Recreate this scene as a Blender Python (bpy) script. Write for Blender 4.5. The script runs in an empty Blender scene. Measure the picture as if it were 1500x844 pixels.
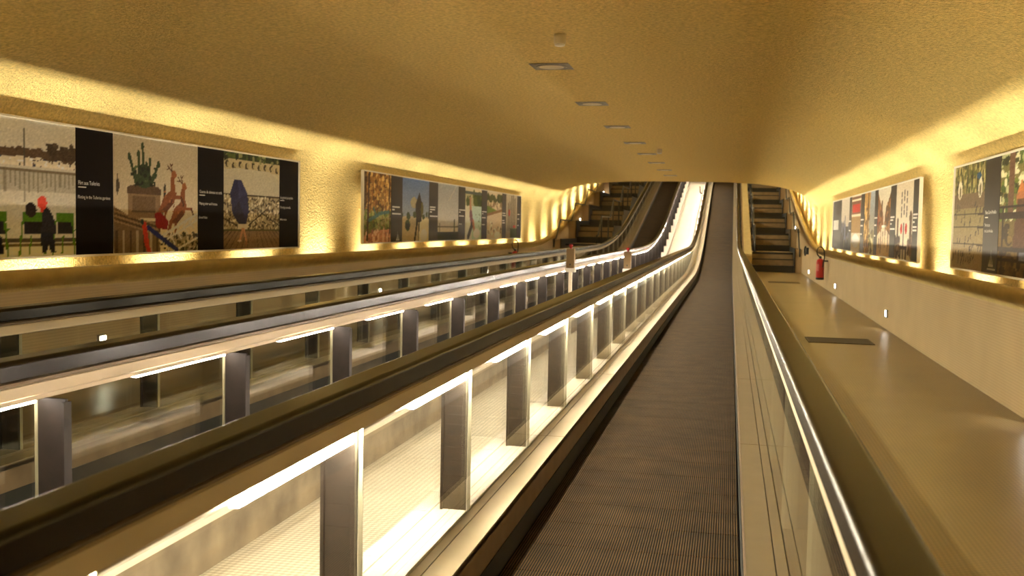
import bpy, bmesh, math, random
import numpy as np
from mathutils import Vector, Matrix

random.seed(7)
rng = np.random.default_rng(7)
sc = bpy.context.scene
C = sc.collection
H = 1.40                      # eye height above the side floors; all z below are written relative to the eye, then lifted by H

# ------------------------------------------------------------------ camera
FPX, VPX, VPY, ROLL = 1500.0, 1070.0, 338.0, math.radians(1.8)
yc = Vector((VPX - 750, -(VPY - 422), -FPX)).normalized()
up = Vector((math.sin(ROLL), math.cos(ROLL), 0)); up = (up - up.dot(yc) * yc).normalized()
xc = yc.cross(up)
cam_d = bpy.data.cameras.new('camera'); cam = bpy.data.objects.new('camera', cam_d); C.objects.link(cam)
cam_d.sensor_width = 36; cam_d.lens = 36 * FPX / 1500
cam_d.clip_start = .02; cam_d.clip_end = 200
cam_d.dof.use_dof = True; cam_d.dof.focus_distance = 5.2; cam_d.dof.aperture_fstop = 5.0
R = Matrix((xc, yc, up))      # world = R @ cam
cam.matrix_world = Matrix.Translation((0, 0, H)) @ R.to_4x4()
sc.camera = cam

# ------------------------------------------------------------------ world, exposure
w = bpy.data.worlds.new('world'); sc.world = w; w.use_nodes = True
w.node_tree.nodes['Background'].inputs[0].default_value = (.30, .22, .11, 1)
w.node_tree.nodes['Background'].inputs[1].default_value = .15
sc.view_settings.view_transform = 'Standard'; sc.view_settings.look = 'None'
sc.view_settings.gamma = 1; sc.view_settings.exposure = 1.3
try: sc.view_settings.use_curve_mapping = False
except Exception: pass
UP_W, TUBE_E, SPOT_W = 8.8, 185.0, 1.1
UP_COL = (1.0, .94, .79); TUBE_COL = (1.0, .87, .73)

# ------------------------------------------------------------------ paths along the passage (rise over the flat part)
def bend(a, b, s):
    def f(y):
        if y <= a: return 0.0
        if y >= b: return s * (y - (a + b) / 2)
        return s * (y - a) ** 2 / (2 * (b - a))
    return f
ramp = bend(27, 37, .195)
led_r = bend(26.5, 32, .17)
led_l = bend(28, 33.4, .185)
ceil_p = bend(30.3, 36, .195)
side_p = lambda y: min(max(0, y - 12), 22) * .0045
flat = lambda y: 0.0
Y0, Y1 = -6.0, 54.0
XC = -1.60                    # middle of the passage

# ------------------------------------------------------------------ materials
def mat(name, col, rough=.5, metal=0.0, bump=None, var=0.0, vscale=3.0, emit=None, estr=0, coat=0, spec=None):
    m = bpy.data.materials.new(name); m.use_nodes = True
    nt = m.node_tree; b = nt.nodes['Principled BSDF']
    b.inputs['Base Color'].default_value = (*col, 1); b.inputs['Roughness'].default_value = rough
    b.inputs['Metallic'].default_value = metal
    if coat: b.inputs['Coat Weight'].default_value = coat; b.inputs['Coat Roughness'].default_value = .08
    if spec is not None: b.inputs['Specular IOR Level'].default_value = spec
    if emit: b.inputs['Emission Color'].default_value = (*emit, 1); b.inputs['Emission Strength'].default_value = estr
    tc = nt.nodes.new('ShaderNodeTexCoord')
    geo = nt.nodes.new('ShaderNodeNewGeometry')
    if var:
        n = nt.nodes.new('ShaderNodeTexNoise'); n.inputs['Scale'].default_value = vscale; n.inputs['Detail'].default_value = 6
        nt.links.new(geo.outputs['Position'], n.inputs['Vector'])
        r = nt.nodes.new('ShaderNodeMapRange'); r.inputs[1].default_value = .3; r.inputs[2].default_value = .7
        r.inputs[3].default_value = 1 - var; r.inputs[4].default_value = 1 + var
        nt.links.new(n.outputs['Fac'], r.inputs[0])
        mx = nt.nodes.new('ShaderNodeMix'); mx.data_type = 'RGBA'; mx.blend_type = 'MULTIPLY'; mx.inputs[0].default_value = 1
        mx.inputs[6].default_value = (*col, 1)
        nt.links.new(r.outputs[0], mx.inputs[7]); nt.links.new(mx.outputs[2], b.inputs['Base Color'])
    if bump:
        sc_, st_, dist = bump
        n = nt.nodes.new('ShaderNodeTexNoise'); n.inputs['Scale'].default_value = sc_; n.inputs['Detail'].default_value = 4
        nt.links.new(geo.outputs['Position'], n.inputs['Vector'])
        bp = nt.nodes.new('ShaderNodeBump'); bp.inputs['Strength'].default_value = st_; bp.inputs['Distance'].default_value = dist
        nt.links.new(n.outputs['Fac'], bp.inputs['Height']); nt.links.new(bp.outputs[0], b.inputs['Normal'])
    return m

def stripes(m, axis, scale, lo, hi, bumpd=0.0, axis2=None, scale2=1, lo2=.8, sharp=(.35, .65)):
    """multiply the base colour by fine periodic lines along one or two axes (world position), with matching relief"""
    nt = m.node_tree; b = nt.nodes['Principled BSDF']
    geo = nt.nodes.new('ShaderNodeNewGeometry'); sep = nt.nodes.new('ShaderNodeSeparateXYZ')
    nt.links.new(geo.outputs['Position'], sep.inputs[0])
    def wave(ax, s, l, h):
        a = nt.nodes.new('ShaderNodeMath'); a.operation = 'MULTIPLY'; a.inputs[1].default_value = s
        nt.links.new(sep.outputs[ax], a.inputs[0])
        f = nt.nodes.new('ShaderNodeMath'); f.operation = 'PINGPONG'; f.inputs[1].default_value = .5
        nt.links.new(a.outputs[0], f.inputs[0])
        r = nt.nodes.new('ShaderNodeMapRange'); r.inputs[1].default_value = sharp[0] * .5; r.inputs[2].default_value = sharp[1] * .5
        r.inputs[3].default_value = l; r.inputs[4].default_value = h
        nt.links.new(f.outputs[0], r.inputs[0]); return r.outputs[0]
    o = wave(axis, scale, lo, hi)
    if axis2:
        o2 = wave(axis2, scale2, lo2, 1)
        mm = nt.nodes.new('ShaderNodeMath'); mm.operation = 'MULTIPLY'
        nt.links.new(o, mm.inputs[0]); nt.links.new(o2, mm.inputs[1]); o = mm.outputs[0]
    mx = nt.nodes.new('ShaderNodeMix'); mx.data_type = 'RGBA'; mx.blend_type = 'MULTIPLY'; mx.inputs[0].default_value = 1
    bc = b.inputs['Base Color']
    if bc.is_linked: nt.links.new(bc.links[0].from_socket, mx.inputs[6])
    else: mx.inputs[6].default_value = bc.default_value
    nt.links.new(o, mx.inputs[7]); nt.links.new(mx.outputs[2], bc)
    if bumpd:
        bp = nt.nodes.new('ShaderNodeBump'); bp.inputs['Strength'].default_value = .6; bp.inputs['Distance'].default_value = bumpd
        nt.links.new(o, bp.inputs['Height'])
        if b.inputs['Normal'].is_linked: nt.links.new(b.inputs['Normal'].links[0].from_socket, bp.inputs['Normal'])
        nt.links.new(bp.outputs[0], b.inputs['Normal'])
    return m

M = {}
M['ceil'] = mat('sprayed_plaster', (.71, .53, .19), .9, bump=(52, 1.0, .035), var=.22, vscale=34, spec=.15)
def pits(m):
    nt = m.node_tree; b = nt.nodes['Principled BSDF']; geo = nt.nodes.new('ShaderNodeNewGeometry')
    v = nt.nodes.new('ShaderNodeTexVoronoi'); v.inputs['Scale'].default_value = 17; v.inputs['Randomness'].default_value = 1
    n = nt.nodes.new('ShaderNodeTexNoise'); n.inputs['Scale'].default_value = 1.1; n.inputs['Detail'].default_value = 2
    nt.links.new(geo.outputs['Position'], v.inputs['Vector']); nt.links.new(geo.outputs['Position'], n.inputs['Vector'])
    t = nt.nodes.new('ShaderNodeMath'); t.operation = 'MULTIPLY'; t.inputs[1].default_value = .30
    nt.links.new(n.outputs['Fac'], t.inputs[0])
    r = nt.nodes.new('ShaderNodeMapRange'); r.inputs[1].default_value = .0; r.inputs[3].default_value = .62; r.inputs[4].default_value = 1
    nt.links.new(v.outputs['Distance'], r.inputs[0]); nt.links.new(t.outputs[0], r.inputs[2])
    mx = nt.nodes.new('ShaderNodeMix'); mx.data_type = 'RGBA'; mx.blend_type = 'MULTIPLY'; mx.inputs[0].default_value = 1
    nt.links.new(b.inputs['Base Color'].links[0].from_socket, mx.inputs[6]); nt.links.new(r.outputs[0], mx.inputs[7]); nt.links.new(mx.outputs[2], b.inputs['Base Color'])
pits(M['ceil'])
M['lower'] = stripes(mat('smooth_wall', (.41, .295, .17), .75, var=.06, vscale=1.5, bump=(60, .2, .004)), 'Z', 40, .90, 1)
M['ledge'] = mat('ledge_plaster', (.50, .38, .17), .85, bump=(30, .5, .01), var=.1, vscale=6)
M['floor'] = stripes(mat('mosaic_floor', (.25, .178, .085), .34, var=.10, vscale=1.2), 'Y', 42, .74, 1, .002, 'X', 42, .82)
M['median'] = stripes(mat('dotted_tile', (.76, .68, .52), .5, var=.06, vscale=2.5), 'Y', 34, .72, 1, .002, 'X', 34, .8)
M['conc'] = mat('old_concrete', (.20, .155, .10), .8, bump=(22, .4, .006), var=.4, vscale=4)
M['deck'] = mat('satin_metal', (.31, .25, .155), .36, .65, var=.04, vscale=9)
M['plank'] = mat('pale_plank', (.72, .66, .55), .5, .1, var=.06, vscale=6)
M['profile'] = mat('cream_metal', (.40, .325, .215), .5, .2, var=.03, vscale=5)
M['skirt'] = mat('brown_skirt', (.20, .135, .08), .45, .4, var=.2, vscale=7)
M['black'] = mat('black_brush', (.008, .007, .006), .8)
M['rail'] = mat('dark_rubber', (.010, .006, .003), .25, 0, spec=.15)
M['neck'] = mat('dark_guide', (.10, .068, .034), .35, .5)
M['fin'] = mat('dull_brown_metal', (.013, .0085, .0055), .6, 0, spec=.25, var=.25, vscale=18)
M['edge'] = mat('glass_edge', (.40, .38, .28), .4)
M['belt'] = stripes(mat('ribbed_metal', (.042, .025, .010), .75, 0, spec=.05, var=.28, vscale=5), 'X', 90, .05, 1.5, .004)
M['blackp'] = mat('black_paint', (.012, .010, .009), .35)
M['stone'] = mat('pale_stone', (.22, .15, .078), .7, var=.15, vscale=6)
M['red'] = mat('red_paint', (.42, .012, .012), .3, coat=.4)
M['white'] = mat('white_plastic', (.75, .72, .64), .5)
M['beige'] = mat('beige_box', (.22, .15, .07), .45, .2)
M['steel'] = mat('grey_steel', (.22, .19, .15), .35, .8, var=.2, vscale=30)
M['frost'] = mat('frosted_disc', (.70, .60, .40), .35)
M['frame'] = mat('pale_frame', (.74, .68, .54), .5)
M['strip'] = mat('black_print', (.007, .004, .003), .6, spec=.08)
M['grey_strip'] = mat('dark_print', (.030, .020, .011), .45, spec=.2)
M['ink'] = mat('white_ink', (.75, .72, .66), .6)
M['grate'] = mat('brown_grate', (.06, .042, .022), .5, .4)
M['tube'] = mat('lit_tube', (1, 1, 1), .5, emit=TUBE_COL, estr=TUBE_E)
M['tube_dim'] = mat('lit_slim_tube', (1, 1, 1), .5, emit=TUBE_COL, estr=TUBE_E * .2)
M['lens'] = mat('lit_lens', (1, 1, 1), .5, emit=(1, .85, .55), estr=12)
M['wlens'] = mat('lit_marker', (1, 1, 1), .5, emit=(1, .93, .8), estr=14)
g = bpy.data.materials.new('clear_glass'); g.use_nodes = True; nt = g.node_tree; nt.nodes.clear()
out = nt.nodes.new('ShaderNodeOutputMaterial'); mixs = nt.nodes.new('ShaderNodeMixShader')
lw = nt.nodes.new('ShaderNodeLayerWeight'); lw.inputs[0].default_value = .5
pw = nt.nodes.new('ShaderNodeMath'); pw.operation = 'POWER'; pw.inputs[1].default_value = 5
nt.links.new(lw.outputs['Facing'], pw.inputs[0])
fr = nt.nodes.new('ShaderNodeMath'); fr.operation = 'MULTIPLY_ADD'; fr.inputs[1].default_value = .95; fr.inputs[2].default_value = .035
nt.links.new(pw.outputs[0], fr.inputs[0])
tr = nt.nodes.new('ShaderNodeBsdfTransparent'); tr.inputs[0].default_value = (.93, .94, .88, 1)
gl = nt.nodes.new('ShaderNodeBsdfGlossy'); gl.inputs[0].default_value = (1, 1, 1, 1); gl.inputs['Roughness'].default_value = .02
nt.links.new(fr.outputs[0], mixs.inputs[0]); nt.links.new(tr.outputs[0], mixs.inputs[1]); nt.links.new(gl.outputs[0], mixs.inputs[2])
nt.links.new(mixs.outputs[0], out.inputs[0]); M['glass'] = g
pm = bpy.data.materials.new('printed_picture'); pm.use_nodes = True
at = pm.node_tree.nodes.new('ShaderNodeAttribute'); at.attribute_name = 'print'
pm.node_tree.links.new(at.outputs['Color'], pm.node_tree.nodes['Principled BSDF'].inputs['Base Color'])
pm.node_tree.nodes['Principled BSDF'].inputs['Roughness'].default_value = .5; pm.node_tree.nodes['Principled BSDF'].inputs['Specular IOR Level'].default_value = .12
M['print'] = pm

# ------------------------------------------------------------------ helpers
def link(name, me, parent=None, loc=(0, 0, 0)):
    o = bpy.data.objects.new(name, me); C.objects.link(o); o.location = loc
    if parent: o.parent = parent
    return o
def tag(o, label=None, cat=None, group=None, kind=None):
    if label: o['label'] = label
    if cat: o['category'] = cat
    if group: o['group'] = group
    if kind: o['kind'] = kind
    return o
def thing(name, loc, label, cat, group=None):
    return tag(link(name, None, None, loc), label, cat, group)
def mesh(verts, faces, mats, idx=None, smooth=False, name='m'):
    me = bpy.data.meshes.new(name); me.from_pydata([tuple(v) for v in verts], [], faces)
    for m in (mats if isinstance(mats, (list, tuple)) else [mats]): me.materials.append(m)
    if idx is not None: me.polygons.foreach_set('material_index', idx)
    if smooth: me.polygons.foreach_set('use_smooth', [True] * len(me.polygons))
    me.update(); return me
def sections(a, b, path):
    """Y stations: ends only on straight stretches, dense in bends"""
    ys = [a]; y = a
    if path is flat: return [a, b]
    n = max(1, int(math.ceil((b - a) / 1.0)))
    return [a + (b - a) * i / n for i in range(n + 1)]
def prism(prof, a, b, path, m, smooth=False, fix=None):
    """closed cross-section (x, z) swept along Y from a to b following path; local Y starts at 0"""
    ys = sections(a, b, path if b > 11 else flat); n = len(prof); v = []
    for y in ys:
        for i, (x, z) in enumerate(prof):
            p = path if fix is None or fix[i] is None else fix[i]
            v.append((x, y - a, z + p(y)))
    f = []
    for s in range(len(ys) - 1):
        for i in range(n):
            j = (i + 1) % n
            f.append((s*n + i, s*n + j, (s+1)*n + j, (s+1)*n + i))
    f.append(tuple(range(n))[::-1]); e = (len(ys) - 1) * n; f.append(tuple(range(e, e + n)))
    me = mesh(v, f, m)
    bm = bmesh.new(); bm.from_mesh(me); bmesh.ops.recalc_face_normals(bm, faces=bm.faces)
    if smooth:
        for fc in bm.faces: fc.smooth = len(fc.verts) == 4
    bm.to_mesh(me); bm.free(); return me
def rect(x0, x1, z0, z1): return [(x0, z0), (x1, z0), (x1, z1), (x0, z1)]
def sheet(rows, a, b, m, step=1.0, smooth=True):
    """open cross-section: rows of (x, z, path)"""
    n = int((b - a) / step); v = []; f = []
    for k in range(n + 1):
        y = a + (b - a) * k / n
        for x, z, p in rows: v.append((x, y, z + p(y)))
    q = len(rows)
    for k in range(n):
        for i in range(q - 1): f.append((k*q + i, k*q + i + 1, (k+1)*q + i + 1, (k+1)*q + i))
    return mesh(v, f, m, smooth=smooth)
def box(x0, x1, y0, y1, z0, z1, m, bev=0):
    bm = bmesh.new()
    bmesh.ops.create_cube(bm, size=1, matrix=Matrix.Translation(((x0+x1)/2, (y0+y1)/2, (z0+z1)/2)) @ Matrix.Diagonal((x1-x0, y1-y0, z1-z0, 1)))
    if bev: bmesh.ops.bevel(bm, geom=bm.edges[:], offset=bev, segments=2, affect='EDGES', profile=.6)
    me = bpy.data.meshes.new('box'); bm.to_mesh(me); bm.free(); me.materials.append(m); return me
def lathe(prof, m, n=20, axis='Z', smooth=True):
    v = []; f = []
    for r, z in prof:
        for i in range(n):
            t = 2 * math.pi * i / n
            v.append((r*math.cos(t), r*math.sin(t), z))
    for k in range(len(prof) - 1):
        for i in range(n):
            j = (i + 1) % n; f.append((k*n + i, k*n + j, (k+1)*n + j, (k+1)*n + i))
    f.append(tuple(range(n))[::-1]); e = (len(prof) - 1) * n; f.append(tuple(range(e, e + n)))
    me = mesh(v, f, m, smooth=smooth); return me
def tube(pts, r, m, n=8):
    pts = [Vector(p) for p in pts]; v = []; f = []
    for i, p in enumerate(pts):
        d = ((pts[min(i+1, len(pts)-1)] - pts[max(i-1, 0)])).normalized()
        u = d.cross(Vector((1, 0, 0)) if abs(d.x) < .9 else Vector((0, 0, 1))).normalized(); q = d.cross(u)
        for k in range(n):
            t = 2 * math.pi * k / n; v.append(p + r * (math.cos(t) * u + math.sin(t) * q))
    for i in range(len(pts) - 1):
        for k in range(n):
            j = (k + 1) % n; f.append((i*n + k, i*n + j, (i+1)*n + j, (i+1)*n + k))
    f.append(tuple(range(n))[::-1]); e = (len(pts) - 1) * n; f.append(tuple(range(e, e + n)))
    return mesh(v, f, m, smooth=True)

# ------------------------------------------------------------------ the passage: floors, walls, vault
FZ = -1.40
def S(name, me): return tag(link(name, me), kind='structure')
S('floor', prism(rect(.455, 2.30, FZ - .2, FZ), Y0, 34.2, side_p, M['floor'])).location.y = Y0
S('floor', prism(rect(-5.50, -3.70, FZ - .2, FZ), Y0, 32.4, side_p, M['floor'])).location.y = Y0
S('floor', prism(rect(-2.04, -1.24, FZ - .2, FZ), Y0, Y1, ramp, M['median'])).location.y = Y0
def wallrows(s, led):
    X = lambda off: XC + s * off
    r = [(3.85, FZ - .1, side_p), (3.85, -1.36, side_p), (3.85, -1.33, side_p), (3.85, -.56, led)]
    return [(X(a), b, c) for a, b, c in r]
def ledgeprof(s):
    return [(XC + s * a, b) for a, b in ((3.86, -.60), (3.83, -.545), (3.795, -.515), (3.78, -.475), (3.79, -.435), (3.82, -.415),
            (3.855, -.41), (3.88, -.42), (3.885, -.80), (4.12, -.80), (4.12, -.86), (3.86, -.86))]
for s, nm, led in ((1, 'wall_right', led_r), (-1, 'wall_left', led_l)):
    wl = S(nm, sheet(wallrows(s, led), Y0, Y1, M['lower']))
    lg = link('ledge', prism(ledgeprof(s), Y0, Y1, led, M['ledge'], smooth=True), wl, (0, Y0, 0))
crow = [(4.10, -.84, 'l'), (4.10, -.45, 'l'), (4.105, .1, 'l'), (4.10, .42, 'c'), (4.07, .70, 'c'), (4.03, .83, 'c'), (3.95, .94, 'c'),
        (3.82, 1.04, 'c'), (3.6, 1.13, 'c'), (3.35, 1.21, 'c'), (3.0, 1.29, 'c'), (2.4, 1.37, 'c'), (1.5, 1.42, 'c')]
rows = [(XC - a, b, led_l if c == 'l' else ceil_p) for a, b, c in crow] + [(XC, 1.43, ceil_p)] + \
       [(XC + a, {.94: .865, .83: .79, .70: .68, 1.04: .985, 1.13: 1.10}.get(b, b), led_r if c == 'l' else ceil_p) for a, b, c in reversed(crow)]
S('ceiling', sheet(rows, Y0, Y1, M['ceil'], step=.6))
S('wall_back', box(-6, 2.8, Y0 - .1, Y0, -2, 2, M['ceil']))
S('wall_front', box(-6, 2.8, Y1, Y1 + .1, -2, 8, M['ceil']))
S('trim_1', prism(rect(.455, .70, FZ - .1, -1.17), 33.8, Y1, ramp, M['ledge'])).location.y = 33.8
S('trim_2', prism(rect(-3.98, -3.71, FZ - .1, -1.17), 32, Y1, ramp, M['ledge'])).location.y = 32
S('trim_3', prism(rect(-2.10, -2.03, FZ - .1, -1.215), Y0, Y1, ramp, M['conc'])).location.y = Y0

# ------------------------------------------------------------------ moving walkways
PIT = 1.28
cache = {}
def piece(key, prof, a, b, m, **k):
    """prism on the ramp path; the level ones share one mesh"""
    if b < 27:
        if key not in cache: cache[key] = prism(prof, 0, b - a, flat, m, **k)
        return cache[key]
    return prism(prof, a, b, ramp, m, **k)
def place(name, key, prof, a, b, m, par, **k):
    return link(name, piece(key, prof, a, b, m, **k), par, (0, a, 0))
def walkway(cx, phL, phR, label, tubes):
    t = thing('moving_walkway', (cx, 0, FZ), label, 'moving walkway', 'ribbed moving walkways')
    par = tag(link('balustrade_base', prism(rect(cx - .80, cx + .80, FZ - .16, FZ - .09), Y0, Y1, ramp, M['black']), t, (-cx, Y0, -FZ)))
    # moved meshes are written in passage coordinates: parent offset removed here
    def P(name, me, a, sub=None):
        o = link(name, me, sub or t, (-cx, a, -FZ) if sub is None else (0, a, 0)); return o
    # pallets
    n = 0; y = -1.0; PL = .36
    while y < 52:
        a, b = y, y + PL - .007
        if b < 27:
            if ('pal', cx) not in cache:
                cache[('pal', cx)] = prism(rect(cx - .474, cx + .474, FZ - .03, FZ), 0, PL - .007, flat, M['belt'])
            me = cache[('pal', cx)]
        else: me = prism(rect(cx - .474, cx + .474, FZ - .03, FZ), a, b, ramp, M['belt'])
        P('pallet', me, a); y += PL
    P('comb_plate', box(cx - .474, cx + .474, Y0, -1.02, FZ - .03, FZ, M['deck']), 0)
    for s in (-1, 1):
        X = lambda d: cx + s * d
        ph = phL if s < 0 else phR
        def pr(d0, d1, z0, z1): x0, x1 = sorted((X(d0), X(d1))); return rect(x0, x1, z0, z1)
        # skirt and brush
        P('skirt', prism(pr(.485, .50, -1.31, -1.185), Y0, Y1, ramp, M['skirt']), Y0)
        P('brush', prism(pr(.480, .50, FZ - .05, -1.31), Y0, Y1, ramp, M['black']), Y0)
        P('plinth', prism(pr(.50, .845, FZ - .05, -1.20), Y0, Y1, ramp, M['conc'] if tubes == s else M['skirt']), Y0)
        # inner deck strips and outer planks, in lengths of two panes
        k0 = ph - PIT * 4
        for q in range(24):
            a = k0 + q * PIT * 2 + .3; b = a + PIT * 2 - .006
            if a > 52: break
            for d0, d1, mm, nm, dz in ((.485, .584, 'deck', 'deck_plate', 0), (.588, .626, 'deck', 'deck_plate', 0),
                                   (.642, .71, 'plank', 'deck_plank', -.004), (.714, .782, 'plank', 'deck_plank', -.004), (.786, .855, 'plank', 'deck_plank', -.004)):
                if mm == 'plank' and tubes != s: mm = 'skirt'  # planks away from the tubes: shade put in as a darker material
                P(nm, piece((cx, s, d0), pr(d0, d1, -1.205, -1.176 + dz), a, b, M[mm]), a)
        # handrail
        hp = [(.592, -.507), (.592, -.506), (.592, -.463), (.592, -.461), (.595, -.453), (.600, -.448), (.607, -.446), (.609, -.446), (.675, -.446), (.677, -.446), (.684, -.448), (.689, -.453), (.692, -.461), (.692, -.463), (.692, -.506), (.692, -.507),
              (.680, -.513), (.664, -.513), (.664, -.500), (.620, -.500), (.620, -.513), (.604, -.513)]
        P('handrail', prism([(X(a), b) for a, b in hp], Y0, Y1, ramp, M['rail'], smooth=True), Y0)
        P('handrail_guide', prism([(X(a), b) for a, b in ((.622, -.50), (.622, -.512), (.606, -.514), (.602, -.518), (.604, -.523), (.618, -.525), (.618, -.540), (.664, -.540), (.664, -.525), (.678, -.523), (.680, -.518), (.676, -.514), (.662, -.512), (.662, -.50))], Y0, Y1, ramp, M['neck']), Y0)
        pl = P('rail_profile', prism([(X(a), b) for a, b in ((.612, -.582), (.612, -.537), (.618, -.533), (.664, -.533), (.670, -.537), (.668, -.575), (.655, -.588), (.628, -.588))], Y0, Y1, ramp, M['profile']), Y0)
        if tubes == s:
            P('added_light_shield', prism(pr(.670, .673, -.622 if s < 0 else -.590, -.575), Y0, Y1, ramp, M['profile']), Y0)  # added strip, blocks the tubes' upward light from the ceiling
        # panes, fins, tubes
        j = -3
        gk = 0
        while True:
            a = ph + j * PIT; b = a + PIT
            if a > 50: break
            if b > -2.5:
                me = piece((cx, s, 'pane'), pr(.629, .641, -1.185, -.575), a + .003, b - .003, M['glass'])
                if len(me.materials) == 1:
                    me.materials.append(M['edge'])
                    for p_ in me.polygons:
                        if abs(p_.normal.y) > .7: p_.material_index = 1
                P('glass_pane', me, a + .003)
                # fin: web with a small outer flange
                key = (cx, s, 'fin')
                def finmesh(y):
                    r = ramp(y)
                    bm = bmesh.new()
                    for bx in ((.645, .748, -.008, .004, -1.18, -.590), (.742, .752, -.022, .018, -1.18, -.60)):
                        x0, x1 = sorted((X(bx[0]), X(bx[1])))
                        bmesh.ops.create_cube(bm, size=1, matrix=Matrix.Translation(((x0+x1)/2, (bx[2]+bx[3])/2, (bx[4]+bx[5])/2 + r)) @ Matrix.Diagonal((x1-x0, bx[3]-bx[2], bx[5]-bx[4], 1)))
                    me_ = bpy.data.meshes.new('fin'); bm.to_mesh(me_); bm.free(); me_.materials.append(M['fin']); return me_
                if a < 27:
                    if key not in cache: cache[key] = finmesh(0)
                    fm = cache[key]
                else: fm = finmesh(a)
                P('support_fin', fm, a)
                if tubes == s and b > -1.3:
                    P('light_tube', piece((cx, s, 'tube'), (pr(.646, .668, -.630, -.600) if s < 0 else pr(.645, .660, -.601, -.588)), b - .74, b - .035, M['tube'] if s < 0 else M['tube_dim']), b - .74)
            j += 1
    return t
AX, BX = -.395, -2.855
walkway(AX, 2.79, 2.79 + .1, 'nearest ribbed moving walkway underfoot, with glass sides and dark handrails', -1)
walkway(BX, 5.80, 4.23, 'second moving walkway, left of the bright median, with cream rail profiles', 1)

# ------------------------------------------------------------------ staircases beside the ramps
def stairs(x0, x1, wx0, wx1, y0, z0, pitch, rise, base, inner, label, led):
    t = thing('staircase', ((x0+x1)/2, y0, base), label, 'staircase', None)
    ox, oy, oz = t.location
    def P(name, me, sub=None): return link(name, me, sub or t, (-ox, -oy, -oz) if sub is None else (0, 0, 0))
    r = rise / 3; TR = .34
    for k in range(6):
        ys, zs = y0 + k * pitch, z0 + k * rise
        for i in range(3):
            ya = ys + i * TR; yb = ys + (i + 1) * TR if i < 2 else y0 + (k + 1) * pitch
            zt = zs + (i + 1) * r
            zb = base - .1 if k == 0 else zs - .3
            st = P('step', box(x0, x1, ya, yb, zb, zt, M['blackp'] if i == 0 else M['stone']))
            P('side_plate', box(*((x1, x1 + .008) if x0 < 0 else (x0 - .008, x0)), ya, yb, zb, zt, M['blackp']))
            if i == 0:
                P('tread', box(x0, x1, ya + .05, yb, zt, zt + .004, M['stone']), st)
            hgt = .06 if i == 2 else .028
            P('nosing', box(x0 + .002, x1 - .002, ya - .016, ya + .05, zt - hgt, zt + .006, M['blackp']), st)
        zt = zs + rise
        # stepped wall string beside the flight
        ya, yb = ys - .12, ys + pitch - .12
        P('wall_string', box(wx0, wx1, ya, yb, (base - .1) if k == 0 else zs - .35, zt + .13, M['lower']))
        bx = x1 if wx0 >= x1 else x0
        P('black_skirting', box(min(bx, bx + (.03 if wx0 >= x1 else -.03)), max(bx, bx + (.03 if wx0 >= x1 else -.03)) + .001, ya - .03, yb - .03, zs, zt + .16, M['blackp']))
    # zigzag handrails
    def zig(x, hgt, posts):
        pts = [(x, y0 - .45, z0 + hgt - .25), (x, y0 - .4, z0 + hgt)]
        for k in range(6):
            pts += [(x, y0 + k * pitch - .1, z0 + k * rise + hgt), (x, y0 + k * pitch + .75, z0 + (k + 1) * rise + hgt)]
        hr = P('stair_handrail', tube(pts, .024, M['blackp']))
        for k in range(6):
            if posts:
                for d, lev in ((.75, 1), (2.6, 1)):
                    zz = z0 + (k + lev) * rise
                    P('post', tube([(x, y0 + k*pitch + d, zz), (x, y0 + k*pitch + d, zz + hgt)], .022, M['blackp']), hr)
            else:
                for d in (1.0, 2.4):
                    zz = z0 + (k + 1) * rise + hgt
                    P('bracket', tube([(x, y0 + k*pitch + d, zz), (x, y0 + k*pitch + d, zz - .07), (x + (.09 if x > 0 else -.09), y0 + k*pitch + d, zz - .08)], .011, M['blackp'], 6), hr)
    wallx = wx0 - .0 if wx0 >= x1 else wx1
    zig(2.25 - .09 if x0 > 0 else -5.45 + .09, .76, False)
    zig(inner, .90, True)
    return t
stairs(.72, 2.02, 2.05, 2.26, 33.9, -1.30, 2.95, .615, -1.32, .78, 'dark-nosed pale stone stairs climbing on the right, beyond the floor grates', led_r)
stairs(-5.18, -3.99, -5.46, -5.21, 31.9, -1.13, 3.2, .615, -1.34, -4.03, 'dark-nosed pale stone stairs climbing at the far left beyond both walkways', led_l)

# ------------------------------------------------------------------ uplights in the ledge channels
def area(name, par, loc, size, power, col, rot, spread=math.pi):
    ld = bpy.data.lights.new(name, 'AREA'); ld.shape = 'RECTANGLE'; ld.size, ld.size_y = size; ld.energy = power; ld.color = col; ld.spread = spread
    o = bpy.data.objects.new(name, ld); C.objects.link(o); o.parent = par; o.location = loc; o.rotation_euler = rot; return o
house = box(-.02, .02, -.60, .60, 0, .045, M['steel'], .006)
lens = box(-.014, .014, -.56, .56, .045, .049, M['lens'])
for s, led, nm, ph in ((-1, led_l, 'left', 27.56), (1, led_r, 'right', 27.0)):
    n = 0
    for k in range(-16, 13):
        y = ph + 2.0 * k
        if y < Y0 + .5: continue
        o = thing('uplight', (XC + s * 3.935, y, -.795 + led(y)),
                  'small uplight hidden in the %s wall ledge, washing the rough plaster above' % nm, 'light', 'uplights in the %s ledge' % nm)
        link('housing', house, o); link('lens', lens, o)
        area('lamp', o, (0, 0, .055), (.03, .90), UP_W, UP_COL, (math.pi, 0, 0), math.radians(105))

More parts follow.
